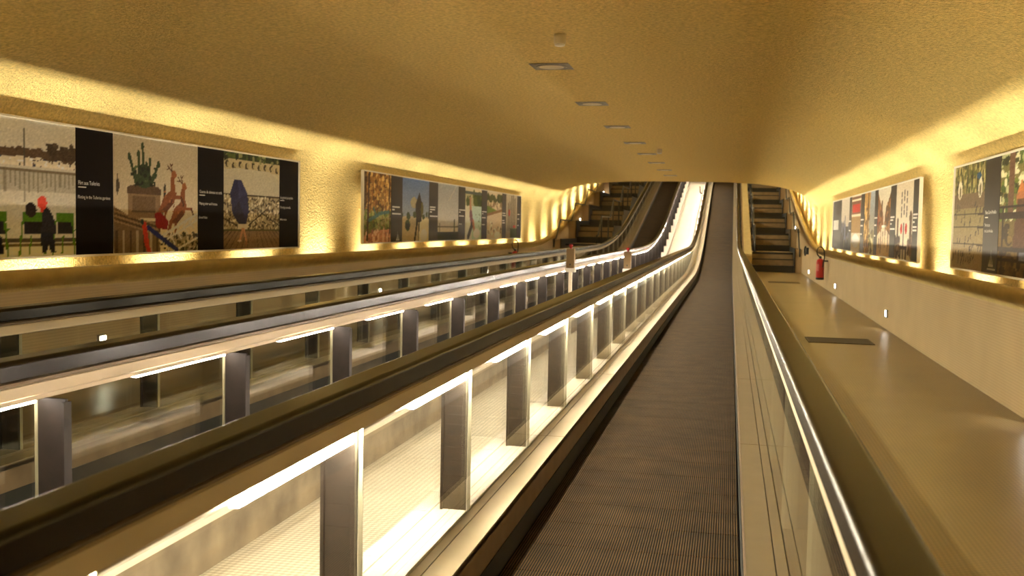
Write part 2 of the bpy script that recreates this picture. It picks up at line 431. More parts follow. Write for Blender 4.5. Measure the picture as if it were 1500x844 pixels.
# low marker lights in the walls
mbox = box(-.012, .012, -.055, .055, -.055, .055, M['steel'], .004)
mlens = box(-.006, .006, -.042, .042, -.042, .042, M['wlens'], .003)
def marker(s, y, z, label):
    o = thing('marker_light', (XC + s * 3.838, y, z), label, 'light')
    link('bezel', mbox, o); link('lens', mlens, o, (-s * .011, 0, 0))
    ld = bpy.data.lights.new('lamp', 'SPOT'); ld.energy = SPOT_W; ld.color = (1, .93, .8); ld.spot_size = math.radians(110); ld.spot_blend = .5; ld.shadow_soft_size = .03
    l = bpy.data.objects.new('lamp', ld); C.objects.link(l); l.parent = o; l.location = (-s * .05, 0, 0)
    l.rotation_euler = Vector((-s, 0, -.9)).to_track_quat('-Z', 'Y').to_euler()
for y, z, lb in ((.9, -1.1, 'on the low left wall, nearest the camera'), (8.11, -1.08, 'low on the left wall, leftmost in view'),
                 (15.49, -1.07, 'on the low left wall, second in view'), (22.9, -1.05, 'on the low left wall below the far mural end'),
                 (30.07, -1.0, 'on the low left wall just before the stairs'), (37.5, .31, 'on the left stair wall, lower of two'), (44.4, 1.56, 'on the left stair wall, upper of two')):
    marker(-1, y, z, 'small square white marker light ' + lb)
for y, z, lb in ((.9, -1.13, 'on the low right wall, beside the camera'), (8.2, -1.14, 'on the low right wall at the picture edge'), (15.52, -1.15, 'on the low right wall beside the nearer floor grate'),
                 (22.84, -1.14, 'on the low right wall near the fire extinguisher'), (30.38, -1.13, 'on the low right wall at the foot of the stairs'),
                 (37.33, .15, 'on the right stair wall, lower of two'), (43.92, 1.40, 'on the right stair wall, upper of two')):
    marker(1, y, z, 'small square white marker light ' + lb)

# ------------------------------------------------------------------ ceiling fittings
order = ['nearest the camera', 'second from the camera', 'third from the camera', 'fourth from the camera', 'fifth from the camera', 'sixth from the camera', 'seventh from the camera', 'farthest, by the ramp']
plate = box(-.175, .175, -.175, .175, -.008, .004, M['steel'], .002)
disc = lathe([(.125, -.006), (.125, -.010), (.10, -.014), (.02, -.016)], M['frost'], 28)
ring = lathe([(.138, -.006), (.138, -.011), (.126, -.012)], M['steel'], 28)
for i, y in enumerate((9.07, 11.8, 14.5, 17.2, 19.7, 22.3, 25.0, 27.5)):
    o = thing('ceiling_light', (XC, y, 1.432), 'square grey ceiling plate with round unlit glass, ' + order[i], 'light', 'recessed ceiling lights in a row')
    link('plate', plate, o); link('glass_disc', disc, o); link('ring', ring, o)
for i, y in enumerate((7.59, 18.49)):
    o = thing('smoke_detector', (-1.28, y, 1.430), 'small white cylindrical smoke detector, ' + ('ahead of the first ceiling light' if i == 0 else 'beyond the fourth ceiling light'), 'detector')
    link('base', lathe([(.043, .0), (.046, -.02), (.046, -.065), (.04, -.072)], M['frost'], 20), o)
    link('sensor_cap', lathe([(.04, -.072), (.038, -.085), (.02, -.09)], M['white'], 20), o)

# ------------------------------------------------------------------ fire extinguishers
def extinguisher(s, y, label):
    x = XC + s * 3.675
    o = thing('fire_extinguisher', (x, y, -1.10), label, 'extinguisher')
    link('bottle', lathe([(.085, .03), (.092, .05), (.092, .40), (.08, .45), (.05, .48), (.03, .49)], M['red'], 24), o)
    link('foot_ring', lathe([(.088, -.005), (.094, 0), (.094, .045), (.085, .05)], M['blackp'], 24), o)
    v = link('valve', lathe([(.03, .485), (.03, .53), (.018, .54)], M['blackp'], 12), o)
    link('lever', box(-.012, .012, -.09, .03, .535, .552, M['blackp'], .003), v)
    link('hose', tube([(-.02, 0, .52), (-.07, 0, .58), (-.085, 0, .66), (-.06, 0, .74), (0, 0, .765), (.05, -.01, .74), (.08, -.03, .66), (.085, -.07, .52), (.06, -.10, .36), (.05, -.105, .28)], .012, M['blackp']), o)
    link('instruction_label', mesh([(-s*.0935*math.cos(t), .0935*math.sin(t), z) for z in (.20, .36) for t in np.linspace(-1.2, .5, 9)],
         [(i, i+1, i+10, i+9) for i in range(8)], mat('faded_label', (.50, .10, .08), .5)), o)
    link('bracket', box(min(0, s*.17), max(0, s*.17), -.03, .03, .42, .45, M['blackp']), o)
extinguisher(1, 24.9, 'red fire extinguisher with looped black hose on the right wall')
extinguisher(-1, 25.2, 'red fire extinguisher on the left wall, mostly behind the rails')
# handset at the foot of the right stairs
o = thing('wall_handset', (2.22, 31.0, -.55), 'small black handset hanging on the right wall beside the stair foot', 'handset')
link('cradle', lathe([(.05, -.1), (.06, -.05), (.06, .05), (.05, .1)], M['blackp'], 16), o)
link('earpiece', tube([(-.06, 0, -.14), (-.09, 0, -.05), (-.09, 0, .06), (-.06, 0, .14)], .025, M['blackp']), o)

# ------------------------------------------------------------------ stop-button pedestals on the median
def pedestal(x, y, zc, label):
    o = thing('stop_button_post', (x, y, FZ), label, 'button post', 'stop button posts on the median')
    zc -= FZ
    link('post', box(-.02, .02, -.02, .02, 0, zc - .12, M['frame'], .004), o)
    b = link('button_box', box(-.05, .05, -.045, .045, zc - .12, zc + .12, M['beige'], .006), o)
    link('keyhole', lathe([(.010, 0), (.010, .006)], M['blackp'], 12), b).matrix_local = Matrix.Translation((0, -.045, zc - .075)) @ Matrix.Rotation(math.pi/2, 4, 'X')
    link('red_button', lathe([(.016, 0), (.016, .025), (.026, .03), (.026, .05), (.015, .056)], M['red'], 16), o, (0, 0, zc + .12))
    link('white_base', box(-.062, .062, -.055, .055, zc - .17, zc - .12, M['white'], .004), o)
pedestal(-1.93, 12.6, -.38, 'beige emergency stop box with red button on a post, left of the two')
pedestal(-1.40, 14.4, -.44, 'beige emergency stop box with red button, right one, behind the near handrail')
# bent rail end on the median ramp
o = thing('bent_rail_stub', (-1.38, 47.6, FZ + ramp(47.6)), 'short dark bent rail stub standing on the bright sloping median', 'rail stub')
link('stub', tube([(.10, 0, .034), (.02, 0, .034), (-.02, 0, .07), (-.04, 0, .36)], .03, M['neck']), o)

# ------------------------------------------------------------------ floor grates
for y, lb in ((13.72, 'dark rectangular floor grate on the right floor, nearer one'), (27.7, 'dark rectangular floor grate on the right floor, farther one near the stairs')):
    o = thing('floor_grate', (1.41, y, FZ + side_p(y) + .001), lb, 'grate')
    bm = bmesh.new()
    for x0, x1, y0_, y1_ in ((-.40, .40, -.33, -.30), (-.40, .40, .30, .33), (-.40, -.375, -.3, .3), (.375, .40, -.3, .3)):
        bmesh.ops.create_cube(bm, size=1, matrix=Matrix.Translation(((x0+x1)/2, (y0_+y1_)/2, .003)) @ Matrix.Diagonal((x1-x0, y1_-y0_, .008, 1)))
    me = bpy.data.meshes.new('fr'); bm.to_mesh(me); bm.free(); me.materials.append(M['grate']); link('grate_frame', me, o)
    link('pit_shade', box(-.375, .375, -.30, .30, -.004, .0005, M['black']), o)  # flat black sheet, painted shade in place of a hollow under the slats
    sl = box(-.006, .006, -.30, .30, .0, .006, M['grate'])
    for k in range(30): link('slat', sl, o, (-.36 + k * .0248, 0, 0))

# ------------------------------------------------------------------ photo murals
def lin(c):
    c = np.asarray(c, float) / 255
    return np.where(c <= .04045, c / 12.92, ((c + .055) / 1.055) ** 2.4)
class Pic:
    """a small painted canvas; u to the right, v upward, colours 0-255 sRGB"""
    def __init__(s, w, h, top, bot):
        s.w, s.h = w, h
        s.u, s.v = np.meshgrid((np.arange(w) + .5) / w, (np.arange(h) + .5) / h)
        k = s.v[..., None]; s.a = np.array(bot, float) * (1 - k) + np.array(top, float) * k
    def put(s, m, c, al=1.0): m = (m * al)[..., None]; s.a = s.a * (1 - m) + np.array(c, float) * m
    def box(s, u0, u1, v0, v1, c, al=1): s.put(((s.u >= u0) & (s.u <= u1) & (s.v >= v0) & (s.v <= v1)).astype(float), c, al)
    def ell(s, cu, cv, ru, rv, c, al=1): s.put((((s.u-cu)/ru)**2 + ((s.v-cv)/rv)**2 <= 1).astype(float), c, al)
    def poly(s, pts, c, al=1):
        ins = np.zeros(s.u.shape, bool); n = len(pts)
        for i in range(n):
            (x0, y0), (x1, y1) = pts[i], pts[(i+1) % n]
            if y0 == y1: continue
            cnd = ((y0 > s.v) != (y1 > s.v)) & (s.u < (x1-x0) * (s.v-y0) / (y1-y0) + x0); ins ^= cnd
        s.put(ins.astype(float), c, al)
    def line(s, p, q, wd, c, al=1):
        p, q = np.array(p, float), np.array(q, float); d = q - p; L = max((d**2).sum(), 1e-9)
        t = np.clip(((s.u-p[0])*d[0] + (s.v-p[1])*d[1]) / L, 0, 1)
        s.put((((s.u-p[0]-t*d[0])**2 + (s.v-p[1]-t*d[1])**2) <= wd*wd).astype(float), c, al)
    def speck(s, u0, u1, v0, v1, n, r, cols, al=.9):
        for _ in range(n):
            c = cols[rng.integers(len(cols))]; q = rng.uniform(.6, 1.5)
            s.ell(rng.uniform(u0, u1), rng.uniform(v0, v1), r*q, r*rng.uniform(.6, 1.6), c, al)
    def grain(s, k=5): s.a = np.clip(s.a + rng.normal(0, k, s.a.shape[:2])[..., None], 0, 255)
    def chair(s, u, v, k=1.0):
        g_ = (88, 128, 28)
        s.box(u, u+.16*k, v+.0, v+.07, g_); s.box(u+.01, u+.15*k, v-.09, v, (40, 34, 26))
        s.line((u, v), (u-.02, v-.24), .006, g_); s.line((u+.15*k, v), (u+.17*k, v-.24), .006, g_); s.line((u+.05, v-.1), (u+.04, v-.24), .005, g_)
        s.line((u+.16*k, v-.07), (u+.19*k, v-.05), .006, g_)
def pic_lake():
    p = Pic(110, 100, (176, 170, 156), (206, 202, 190))
    p.box(0, 1, .66, .685, (205, 196, 178)); p.box(0, 1, .68, .735, (196, 188, 168))
    for i in range(26): p.ell(i/25, .745 + rng.uniform(-.01, .02), .03, .035, (92, 74, 56))
    p.box(.82, 1, .72, .80, (78, 62, 46)); p.speck(.8, 1, .78, .83, 14, .02, [(70, 56, 40)])
    p.speck(0, 1, .66, .72, 70, .007, [(40, 34, 34), (80, 60, 50), (60, 60, 80), (230, 225, 215)])
    p.line((.67, .66), (.67, .93), .005, (80, 74, 64)); p.line((.67, .40), (.67, .61), .004, (120, 114, 102), .6)
    p.box(0, 1, .625, .64, (120, 108, 88)); p.box(0, 1, .48, .62, (150, 144, 128), .5)
    for i in range(16): p.box(.55 + i*.028, .56 + i*.028, rng.uniform(.46, .54), .62, (108, 100, 82), .5)
    p.box(0, 1, .0, .10, (222, 214, 196)); p.box(0, 1, .115, .135, (84, 74, 54)); p.box(0, 1, .085, .095, (110, 98, 74))
    for cu, k in ((.44, .75), (.655, .8), (.86, .75)): p.chair(cu, .26, k)
    p.ell(.47, .34, .03, .08, (46, 40, 44)); p.poly([(.45, .16), (.53, .16), (.55, .03), (.49, .03)], (24, 22, 26))
    p.ell(.705, .345, .036, .055, (52, 38, 34)); p.box(.672, .742, .17, .255, (40, 33, 32))
    p.poly([(.765, .17), (.775, .34), (.80, .38), (.835, .33), (.86, .24), (.86, .17)], (46, 44, 50)); p.poly([(.765, .18), (.845, .18), (.86, .03), (.825, .03), (.815, .10), (.80, .03), (.77, .03)], (30, 32, 48))
    p.ell(.775, .40, .03, .05, (205, 84, 66)); p.box(.765, .785, .33, .37, (190, 70, 56)); p.grain(); return p
def pic_statue():
    p = Pic(104, 112, (168, 158, 138), (204, 192, 164))
    st, sd = (120, 100, 76), (84, 68, 52)
    p.poly([(0, 0), (0, .40), (.12, .34), (.3, .28), (.52, .28), (.52, 0)], st)
    for i in range(5): p.line((0, .36 - i*.02), (.5, .245 - i*.022), .006, sd if i % 2 else (150, 128, 100))
    for i in range(7): p.box(.02 + i*.075, .045 + i*.075, 0, .2, (164, 150, 128) if i % 2 else sd)
    p.box(.15, .52, .30, .52, (134, 112, 84)); p.box(.20, .46, .35, .49, (112, 92, 68)); p.box(.14, .53, .51, .56, (96, 76, 58)); p.ell(.335, .56, .18, .035, (96, 76, 58))
    p.line((.2, .36), (.46, .36), .005, sd); p.box(.50, .56, .30, .42, (118, 100, 78))
    gr = (62, 74, 50)
    for a, b in (((.24, .60), (.17, .84)), ((.28, .60), (.27, .87)), ((.33, .6), (.315, .94)), ((.38, .60), (.40, .82)), ((.42, .60), (.50, .80)), ((.3, .58), (.22, .70)), ((.36, .58), (.46, .70)), ((.34, .6), (.36, .78))):
        p.line(a, b, .014, gr); p.ell(b[0], b[1] - .02, .018, .03, gr)
    p.ell(.33, .63, .11, .065, gr); p.ell(.33, .72, .07, .05, (52, 62, 42)); p.speck(.2, .46, .58, .75, 26, .014, [(84, 96, 66), (40, 46, 34)])
    p.ell(.045, .57, .02, .06, (84, 74, 62)); p.line((.045, .5), (.045, .66), .007, (84, 74, 62)); p.line((.57, .48), (.575, .60), .012, (74, 66, 56))
    br, bd = (132, 84, 52), (92, 56, 36)
    for ou, ov in ((.13, -.10), (0, 0)):
        p.poly([(.50+ou, .36+ov), (.56+ou, .50+ov), (.66+ou, .57+ov), (.72+ou, .54+ov), (.69+ou, .45+ov), (.60+ou, .36+ov)], br)
        p.poly([(.64+ou, .54+ov), (.645+ou, .68+ov), (.69+ou, .69+ov), (.705+ou, .54+ov)], br); p.poly([(.655+ou, .68+ov), (.66+ou, .735+ov), (.70+ou, .74+ov), (.725+ou, .695+ov), (.70+ou, .67+ov)], (146, 96, 62))
        p.line((.66+ou, .73+ov), (.61+ou, .78+ov), .006, bd); p.line((.635+ou, .755+ov), (.60+ou, .745+ov), .005, bd); p.line((.665+ou, .74+ov), (.64+ou, .80+ov), .005, bd); p.line((.65+ou, .77+ov), (.67+ou, .80+ov), .005, bd)
        p.line((.52+ou, .38+ov), (.49+ou, .28+ov), .020, br); p.line((.49+ou, .28+ov), (.51+ou, .20+ov), .012, bd); p.line((.58+ou, .37+ov), (.57+ou, .24+ov), .014, br)
        p.line((.70+ou, .50+ov), (.78+ou, .50+ov), .015, br); p.line((.78+ou, .50+ov), (.81+ou, .43+ov), .010, bd)
        p.poly([(.53+ou, .38+ov), (.58+ou, .41+ov), (.66+ou, .49+ov), (.69+ou, .45+ov), (.60+ou, .36+ov)], (104, 64, 42)); p.speck(.54+ou, .68+ou, .42+ov, .55+ov, 10, .008, [(156, 106, 70), (112, 70, 46)])
    p.poly([(.45, .35), (.47, .22), (.60, .20), (.62, .28), (.52, .36)], (134, 30, 26))
    p.box(.60, 1, 0, .16, (150, 138, 116)); p.speck(.5, 1, 0, .18, 90, .014, [(70, 66, 48), (190, 180, 160), (96, 90, 70), (50, 44, 36)])
    w_ = (190, 186, 178)
    p.line((.52, .14), (1.0, .36), .011, w_); p.line((.54, .09), (1.0, .30), .009, w_)
    for i in range(6): p.line((.56 + i*.08, .12 + i*.037), (.62 + i*.08, .02 + i*.05), .007, w_); p.line((.60 + i*.08, .19 + i*.03), (.56 + i*.08, .10 + i*.04), .006, w_)
    p.line((.66, .0), (1, .13), .009, w_)
    p.line((.38, .22), (.72, .02), .022, (32, 44, 104)); p.line((.33, .25), (.36, .10), .025, (178, 58, 38)); p.line((.35, .10), (.39, .01), .022, (178, 58, 38)); p.ell(.31, .27, .018, .025, (40, 60, 60))
    p.grain(); return p
def pic_umbrella():
    p = Pic(80, 110, (186, 180, 158), (186, 180, 158))
    p.box(0, 1, .93, 1, (58, 66, 36)); p.box(0, 1, .82, .93, (178, 166, 134)); p.speck(0, 1, .93, 1, 40, .025, [(86, 98, 50), (40, 46, 26), (140, 140, 100)])
    for i in range(9): p.ell(.06 + i*.11, .86 + rng.uniform(-.01, .02), .03, .035, (76, 66, 48)); p.ell(.08 + i*.11, .87, .022, .025, (170, 158, 124))
    p.poly([(0, .80), (.2, .84), (.8, .84), (1, .74), (1, .56), (0, .56)], (182, 176, 156))
    p.box(0, 1, .555, .57, (74, 62, 40)); p.box(0, 1, .20, .555, (156, 144, 116))
    p.speck(0, 1, .21, .55, 620, .011, [(96, 84, 62), (190, 180, 150), (122, 104, 72), (70, 60, 44), (204, 196, 170)])
    p.line((.42, .25), (.74, .42), .008, (70, 58, 40)); p.line((.62, .40), (1, .25), .008, (70, 58, 40)); p.line((.0, .32), (.28, .23), .008, (70, 58, 40))
    p.box(0, 1, 0, .20, (134, 112, 84)); p.box(0, 1, .19, .21, (90, 84, 50))
    for i in range(20): p.line((.5 + (i-10)*.06, .19), (.5 + (i-10)*.10, 0), .005, (98, 78, 58))
    p.poly([(.18, .72), (.30, .72), (.40, .58), (.43, .40), (.38, .27), (.27, .24), (.15, .37), (.11, .57)], (46, 44, 78))
    p.poly([(.24, .72), (.30, .72), (.40, .58), (.25, .52)], (58, 56, 94)); p.poly([(.14, .40), (.26, .50), (.38, .28), (.27, .24)], (36, 32, 60))
    p.box(.24, .40, .21, .265, (196, 186, 166)); p.line((.32, .21), (.28, .11), .015, (178, 134, 100)); p.line((.34, .21), (.39, .08), .015, (178, 134, 100)); p.ell(.27, .09, .03, .013, (190, 170, 150)); p.ell(.385, .06, .022, .02, (150, 110, 80))
    p.grain(); return p
def pic_garden():
    p = Pic(44, 90, (150, 112, 60), (120, 116, 60))
    p.speck(0, 1, .45, 1, 330, .03, [(176, 138, 74), (126, 88, 46), (206, 176, 112), (96, 70, 36), (150, 110, 56)])
    p.speck(0, 1, .2, .45, 150, .03, [(108, 120, 52), (150, 154, 90), (84, 92, 40), (160, 150, 100)])
    p.poly([(0, .10), (.5, .18), (1, .20), (1, 0), (0, 0)], (190, 142, 112)); p.speck(.1, 1, 0, .18, 40, .03, [(220, 180, 150), (160, 110, 90)])
    p.box(0, .12, .5, 1, (70, 54, 32), .7); p.line((.15, .05), (.2, 1), .028, (84, 62, 44)); p.line((.95, .15), (.93, 1), .02, (84, 60, 36))
    p.line((.2, .32), (.6, .42), .025, (80, 112, 104)); p.line((.55, .42), (.9, .45), .025, (80, 112, 104)); p.line((.45, .40), (.35, .50), .018, (80, 112, 104)); p.grain(8); return p
def pic_cypress():
    p = Pic(44, 90, (98, 118, 158), (176, 172, 156))
    p.box(0, 1, 0, .40, (176, 162, 130)); p.box(.62, 1, 0, .38, (210, 200, 176)); p.speck(.0, 1, .39, .44, 16, .04, [(70, 80, 46)])
    p.ell(.42, .62, .12, .09, (176, 158, 112), .7); p.poly([(.50, .30), (.48, .60), (.62, .80), (.72, .60), (.70, .32)], (56, 48, 38)); p.ell(.72, .52, .05, .12, (96, 92, 48))
    p.ell(.2, .26, .09, .09, (78, 92, 52)); p.box(.14, .28, .2, .29, (60, 66, 60)); p.line((.55, .34), (.45, 0), .03, (48, 44, 34)); p.line((.62, .34), (.60, 0), .015, (60, 54, 40)); p.ell(.8, .1, .14, .1, (236, 228, 208)); p.grain(); return p
def pic_lamp():
    p = Pic(34, 90, (150, 154, 156), (210, 202, 190))
    p.box(0, 1, 0, .15, (52, 56, 36)); p.line((0, .24), (1, .25), .012, (96, 88, 74)); p.line((.5, .2), (.5, 1), .01, (170, 166, 156)); p.line((.1, .15), (.1, .3), .014, (80, 76, 60)); p.line((.8, .15), (.8, .36), .03, (66, 70, 46)); p.line((.5, .7), (.9, 1), .01, (180, 176, 164)); p.grain(); return p
def pic_dancer():
    p = Pic(34, 90, (196, 186, 160), (206, 212, 204))
    p.box(0, 1, .66, .9, (150, 146, 100), .5); p.speck(.5, 1, .66, .88, 30, .07, [(66, 80, 30), (92, 104, 36)]); p.speck(0, .3, .7, .8, 8, .06, [(80, 90, 44)]); p.box(0, 1, .88, .93, (92, 100, 92))
    p.box(.42, 1, 0, .66, (178, 196, 186)); p.line((.3, .78), (.34, .5), .05, (176, 134, 104)); p.line((.34, .5), (.42, .3), .08, (128, 92, 98)); p.line((.42, .3), (.2, .05), .06, (70, 76, 88)); p.line((.48, .35), (.58, .12), .05, (176, 120, 96)); p.speck(.6, 1, .1, .5, 12, .02, [(120, 140, 118)]); p.ell(.7, .12, .2, .1, (228, 232, 226)); p.grain(); return p
def pic_terrace():
    p = Pic(30, 90, (190, 180, 158), (196, 180, 150))
    p.speck(0, 1, .76, .86, 40, .08, [(66, 72, 34), (86, 90, 44)]); p.box(0, 1, .68, .77, (176, 160, 128)); p.speck(0, 1, .6, .76, 26, .05, [(140, 120, 90), (206, 196, 170)])
    p.poly([(0, .52), (0, .70), (.7, .60), (.4, .55)], (116, 134, 40)); p.line((0, .50), (1, .62), .03, (140, 110, 70)); p.speck(0, 1, .1, .35, 30, .03, [(120, 100, 72), (220, 210, 186)]); p.ell(.7, .08, .2, .08, (236, 226, 196)); p.grain(); return p
def pic_tower():
    p = Pic(28, 90, (178, 172, 156), (150, 140, 114))
    for u, h in ((.5, .95), (.65, .97), (.8, .9), (.2, .78), (.34, .82)): p.line((u, .2), (u, h), .035, (110, 98, 76))
    p.ell(.3, .58, .08, .08, (168, 74, 60)); p.ell(.75, .27, .1, .035, (190, 80, 70)); p.box(.4, 1, 0, .22, (84, 96, 60)); p.grain(); return p
def pic_crowd():
    p = Pic(56, 100, (110, 104, 62), (156, 140, 116))
    p.speck(0, 1, .66, 1, 200, .028, [(74, 72, 38), (140, 130, 80), (92, 96, 50), (166, 156, 110)])
    for i in range(6): p.line((.1 + i*.16, .7), (.12 + i*.16, 1), .012, (56, 48, 30))
    p.box(0, 1, .58, .72, (112, 96, 74)); p.ell(.2, .76, .07, .09, (196, 190, 170)); p.ell(.2, .74, .03, .06, (110, 104, 74)); p.ell(.85, .76, .06, .09, (196, 190, 170)); p.ell(.85, .74, .025, .06, (110, 104, 74)); p.ell(.8, .87, .07, .03, (50, 82, 110))
    for v in (.52, .40, .24): p.line((0, v + .005), (1, v), .006, (64, 54, 44))
    for _ in range(60): u, v = rng.uniform(0, 1), rng.uniform(.04, .6); p.line((u, v), (u + .01, v + .035), .010, (66, 58, 58)); 
    p.grain(); return p
def pic_bench():
    p = Pic(80, 110, (120, 118, 70), (110, 86, 52))
    p.speck(0, 1, .45, 1, 320, .028, [(176, 178, 140), (74, 90, 38), (210, 206, 180), (104, 120, 50), (60, 62, 34)])
    p.box(.13, .2, .5, 1, (110, 84, 66)); p.box(.72, .78, .5, 1, (70, 60, 42)); p.speck(0, 1, 0, .42, 90, .03, [(92, 72, 42), (130, 110, 70), (60, 48, 28)])
    sk, dk = (158, 108, 72), (52, 38, 28)
    for u, v, h in ((.30, .62, .10), (.52, .66, .14), (.74, .62, .12)):
        p.ell(u, v, .06, h, sk); p.poly([(u-.05, v+h*.5), (u, v+h+.06), (u+.05, v+h*.5)], (176, 120, 70)); p.poly([(u-.09, .24), (u-.05, v), (u+.05, v), (u+.09, .24)], (96, 70, 50)); p.line((u, .2), (u, .08), .022, dk)
    p.box(0, 1, .46, .52, (58, 44, 32)); p.line((0, .56), (1, .57), .008, dk); p.box(0, 1, .20, .235, dk); p.box(0, 1, .115, .145, dk); p.box(.3, .9, .14, .20, (130, 134, 150)); p.line((.06, 0), (.06, .56), .012, dk); p.ell(.6, .08, .06, .08, (190, 180, 160)); p.grain(); return p
def pic_spire(): 
    p = Pic(24, 90, (196, 190, 180), (140, 128, 112)); p.box(0, 1, 0, .46, (70, 62, 56)); p.speck(0, 1, .1, .5, 30, .06, [(110, 100, 84), (50, 46, 44), (96, 96, 110)]); p.line((.5, .4), (.5, .65), .03, (90, 92, 104)); p.box(.42, .6, .2, .5, (96, 98, 116)); p.grain(); return p
def pic_kiosk():
    p = Pic(26, 90, (176, 164, 140), (206, 198, 184)); p.box(0, 1, .33, .62, (148, 122, 78)); p.box(.05, .95, .64, .98, (124, 92, 70)); p.box(.12, .88, .70, .84, (170, 60, 46)); p.box(0, 1, .63, .67, (206, 196, 176)); p.box(0, 1, .90, .93, (206, 196, 176)); p.ell(.5, .2, .4, .12, (232, 226, 214)); p.grain(); return p
def pic_shard():
    p = Pic(26, 90, (150, 158, 170), (140, 128, 98)); p.poly([(0, 0), (0, 1), (.6, 1), (.45, .5), (.5, 0)], (164, 132, 78)); p.speck(0, .5, 0, 1, 40, .05, [(110, 86, 50), (200, 170, 110)]); p.line((.3, 0), (.4, 1), .04, (96, 74, 44)); p.speck(.5, 1, 0, .35, 26, .05, [(130, 126, 84), (206, 200, 160), (90, 84, 60)]); p.grain(); return p
def pic_street():
    p = Pic(36, 90, (190, 186, 172), (196, 176, 148)); p.poly([(0, .3), (0, .95), (.45, .62), (.5, .45)], (128, 90, 52)); p.poly([(1, .3), (1, .95), (.6, .62), (.55, .45)], (110, 82, 48)); p.speck(0, .35, .4, .8, 22, .05, [(90, 66, 38), (150, 110, 64), (140, 60, 40)]); p.speck(.65, 1, .4, .8, 22, .05, [(90, 66, 38), (150, 110, 64)])
    p.box(.35, .7, .42, .46, (220, 212, 196)); 
    for u, a, b in ((.3, .05, .4), (.62, .15, .45), (.15, .02, .25), (.85, .1, .4), (.45, .2, .35)): p.line((u, a), (u + .02, b), .022, (76, 62, 60))
    p.grain(); return p
def pic_dial():
    p = Pic(40, 90, (184, 174, 156), (206, 200, 186)); dk = (50, 44, 48)
    for u in (.35, .5, .65): p.line((u, .55), (u, .98 if u == .5 else .9), .012, dk); [p.ell(u, v + (.03 if u == .5 else 0), .035, .035, dk) for v in (.58, .66, .76, .84)]
    p.line((.15, .2), (.15, .5), .05, (104, 84, 66)); p.line((.9, .2), (.88, .55), .07, (96, 78, 62)); p.ell(.37, .40, .06, .07, (176, 50, 40)); p.ell(.64, .40, .06, .07, (176, 50, 40)); p.line((.5, .15), (.5, .45), .035, dk)
    p.box(.3, .72, .13, .18, dk); [p.line((u, 0), (u, .16), .03, dk) for u in (.34, .5, .66)]; p.speck(0, .28, 0, .3, 30, .05, [(120, 96, 76), (160, 146, 126), (70, 56, 50)]); p.speck(.76, 1, 0, .3, 20, .05, [(120, 96, 76), (70, 56, 50)]); p.grain(); return p

def picmesh(p, s, y0, y1, z0, z1):
    """grid carrying the painting as a colour attribute; u runs to the viewer's right"""
    w_, h_ = p.w, p.h; v = []; f = []
    for j in range(h_):
        for i in range(w_):
            u = i / (w_ - 1); y = y0 + (y1 - y0) * (u if s < 0 else 1 - u)
            v.append((0, y, z0 + (z1 - z0) * j / (h_ - 1)))
    for j in range(h_ - 1):
        for i in range(w_ - 1):
            a = j * w_ + i; q = (a, a + 1, a + w_ + 1, a + w_); f.append(q if s > 0 else q)
    me = mesh(v, f, M['print'])
    col = np.ones((w_ * h_, 4), np.float32); col[:, :3] = np.minimum(lin(np.clip(p.a, 0, 255)) ** 1.2 * 1.5, .86).reshape(-1, 3)
    ca = me.color_attributes.new('print', 'FLOAT_COLOR', 'POINT'); ca.data.foreach_set('color', col.ravel()); return me
def textmesh(s_, bold=0):
    cu = bpy.data.curves.new('t', 'FONT'); cu.body = s_; cu.size = 1; cu.offset = bold; cu.resolution_u = 2
    o_ = bpy.data.objects.new('t', cu); C.objects.link(o_)
    me = bpy.data.meshes.new_from_object(o_.evaluated_get(bpy.context.evaluated_depsgraph_get())) if False else None
    dg = bpy.context.evaluated_depsgraph_get(); me = bpy.data.meshes.new_from_object(o_.evaluated_get(dg)); bpy.data.objects.remove(o_)
    me.materials.clear(); me.materials.append(M['ink']); return me
def put_text(par, s, s_, y, z, width, height, bold=0):
    me = textmesh(s_, bold); co = np.empty(len(me.vertices) * 3); me.vertices.foreach_get('co', co); co = co.reshape(-1, 3)
    w0 = co[:, 0].max() - co[:, 0].min(); co[:, 0] = (co[:, 0] - co[:, 0].min()) / w0 * width; co[:, 1] *= height / .72
    nv = np.zeros_like(co); nv[:, 1] = y + (co[:, 0] if s < 0 else -co[:, 0]); nv[:, 2] = z + co[:, 1] - height / 2; nv[:, 0] = -s * .002
    me.vertices.foreach_set('co', nv.ravel()); me.update(); return link('caption', me, par)
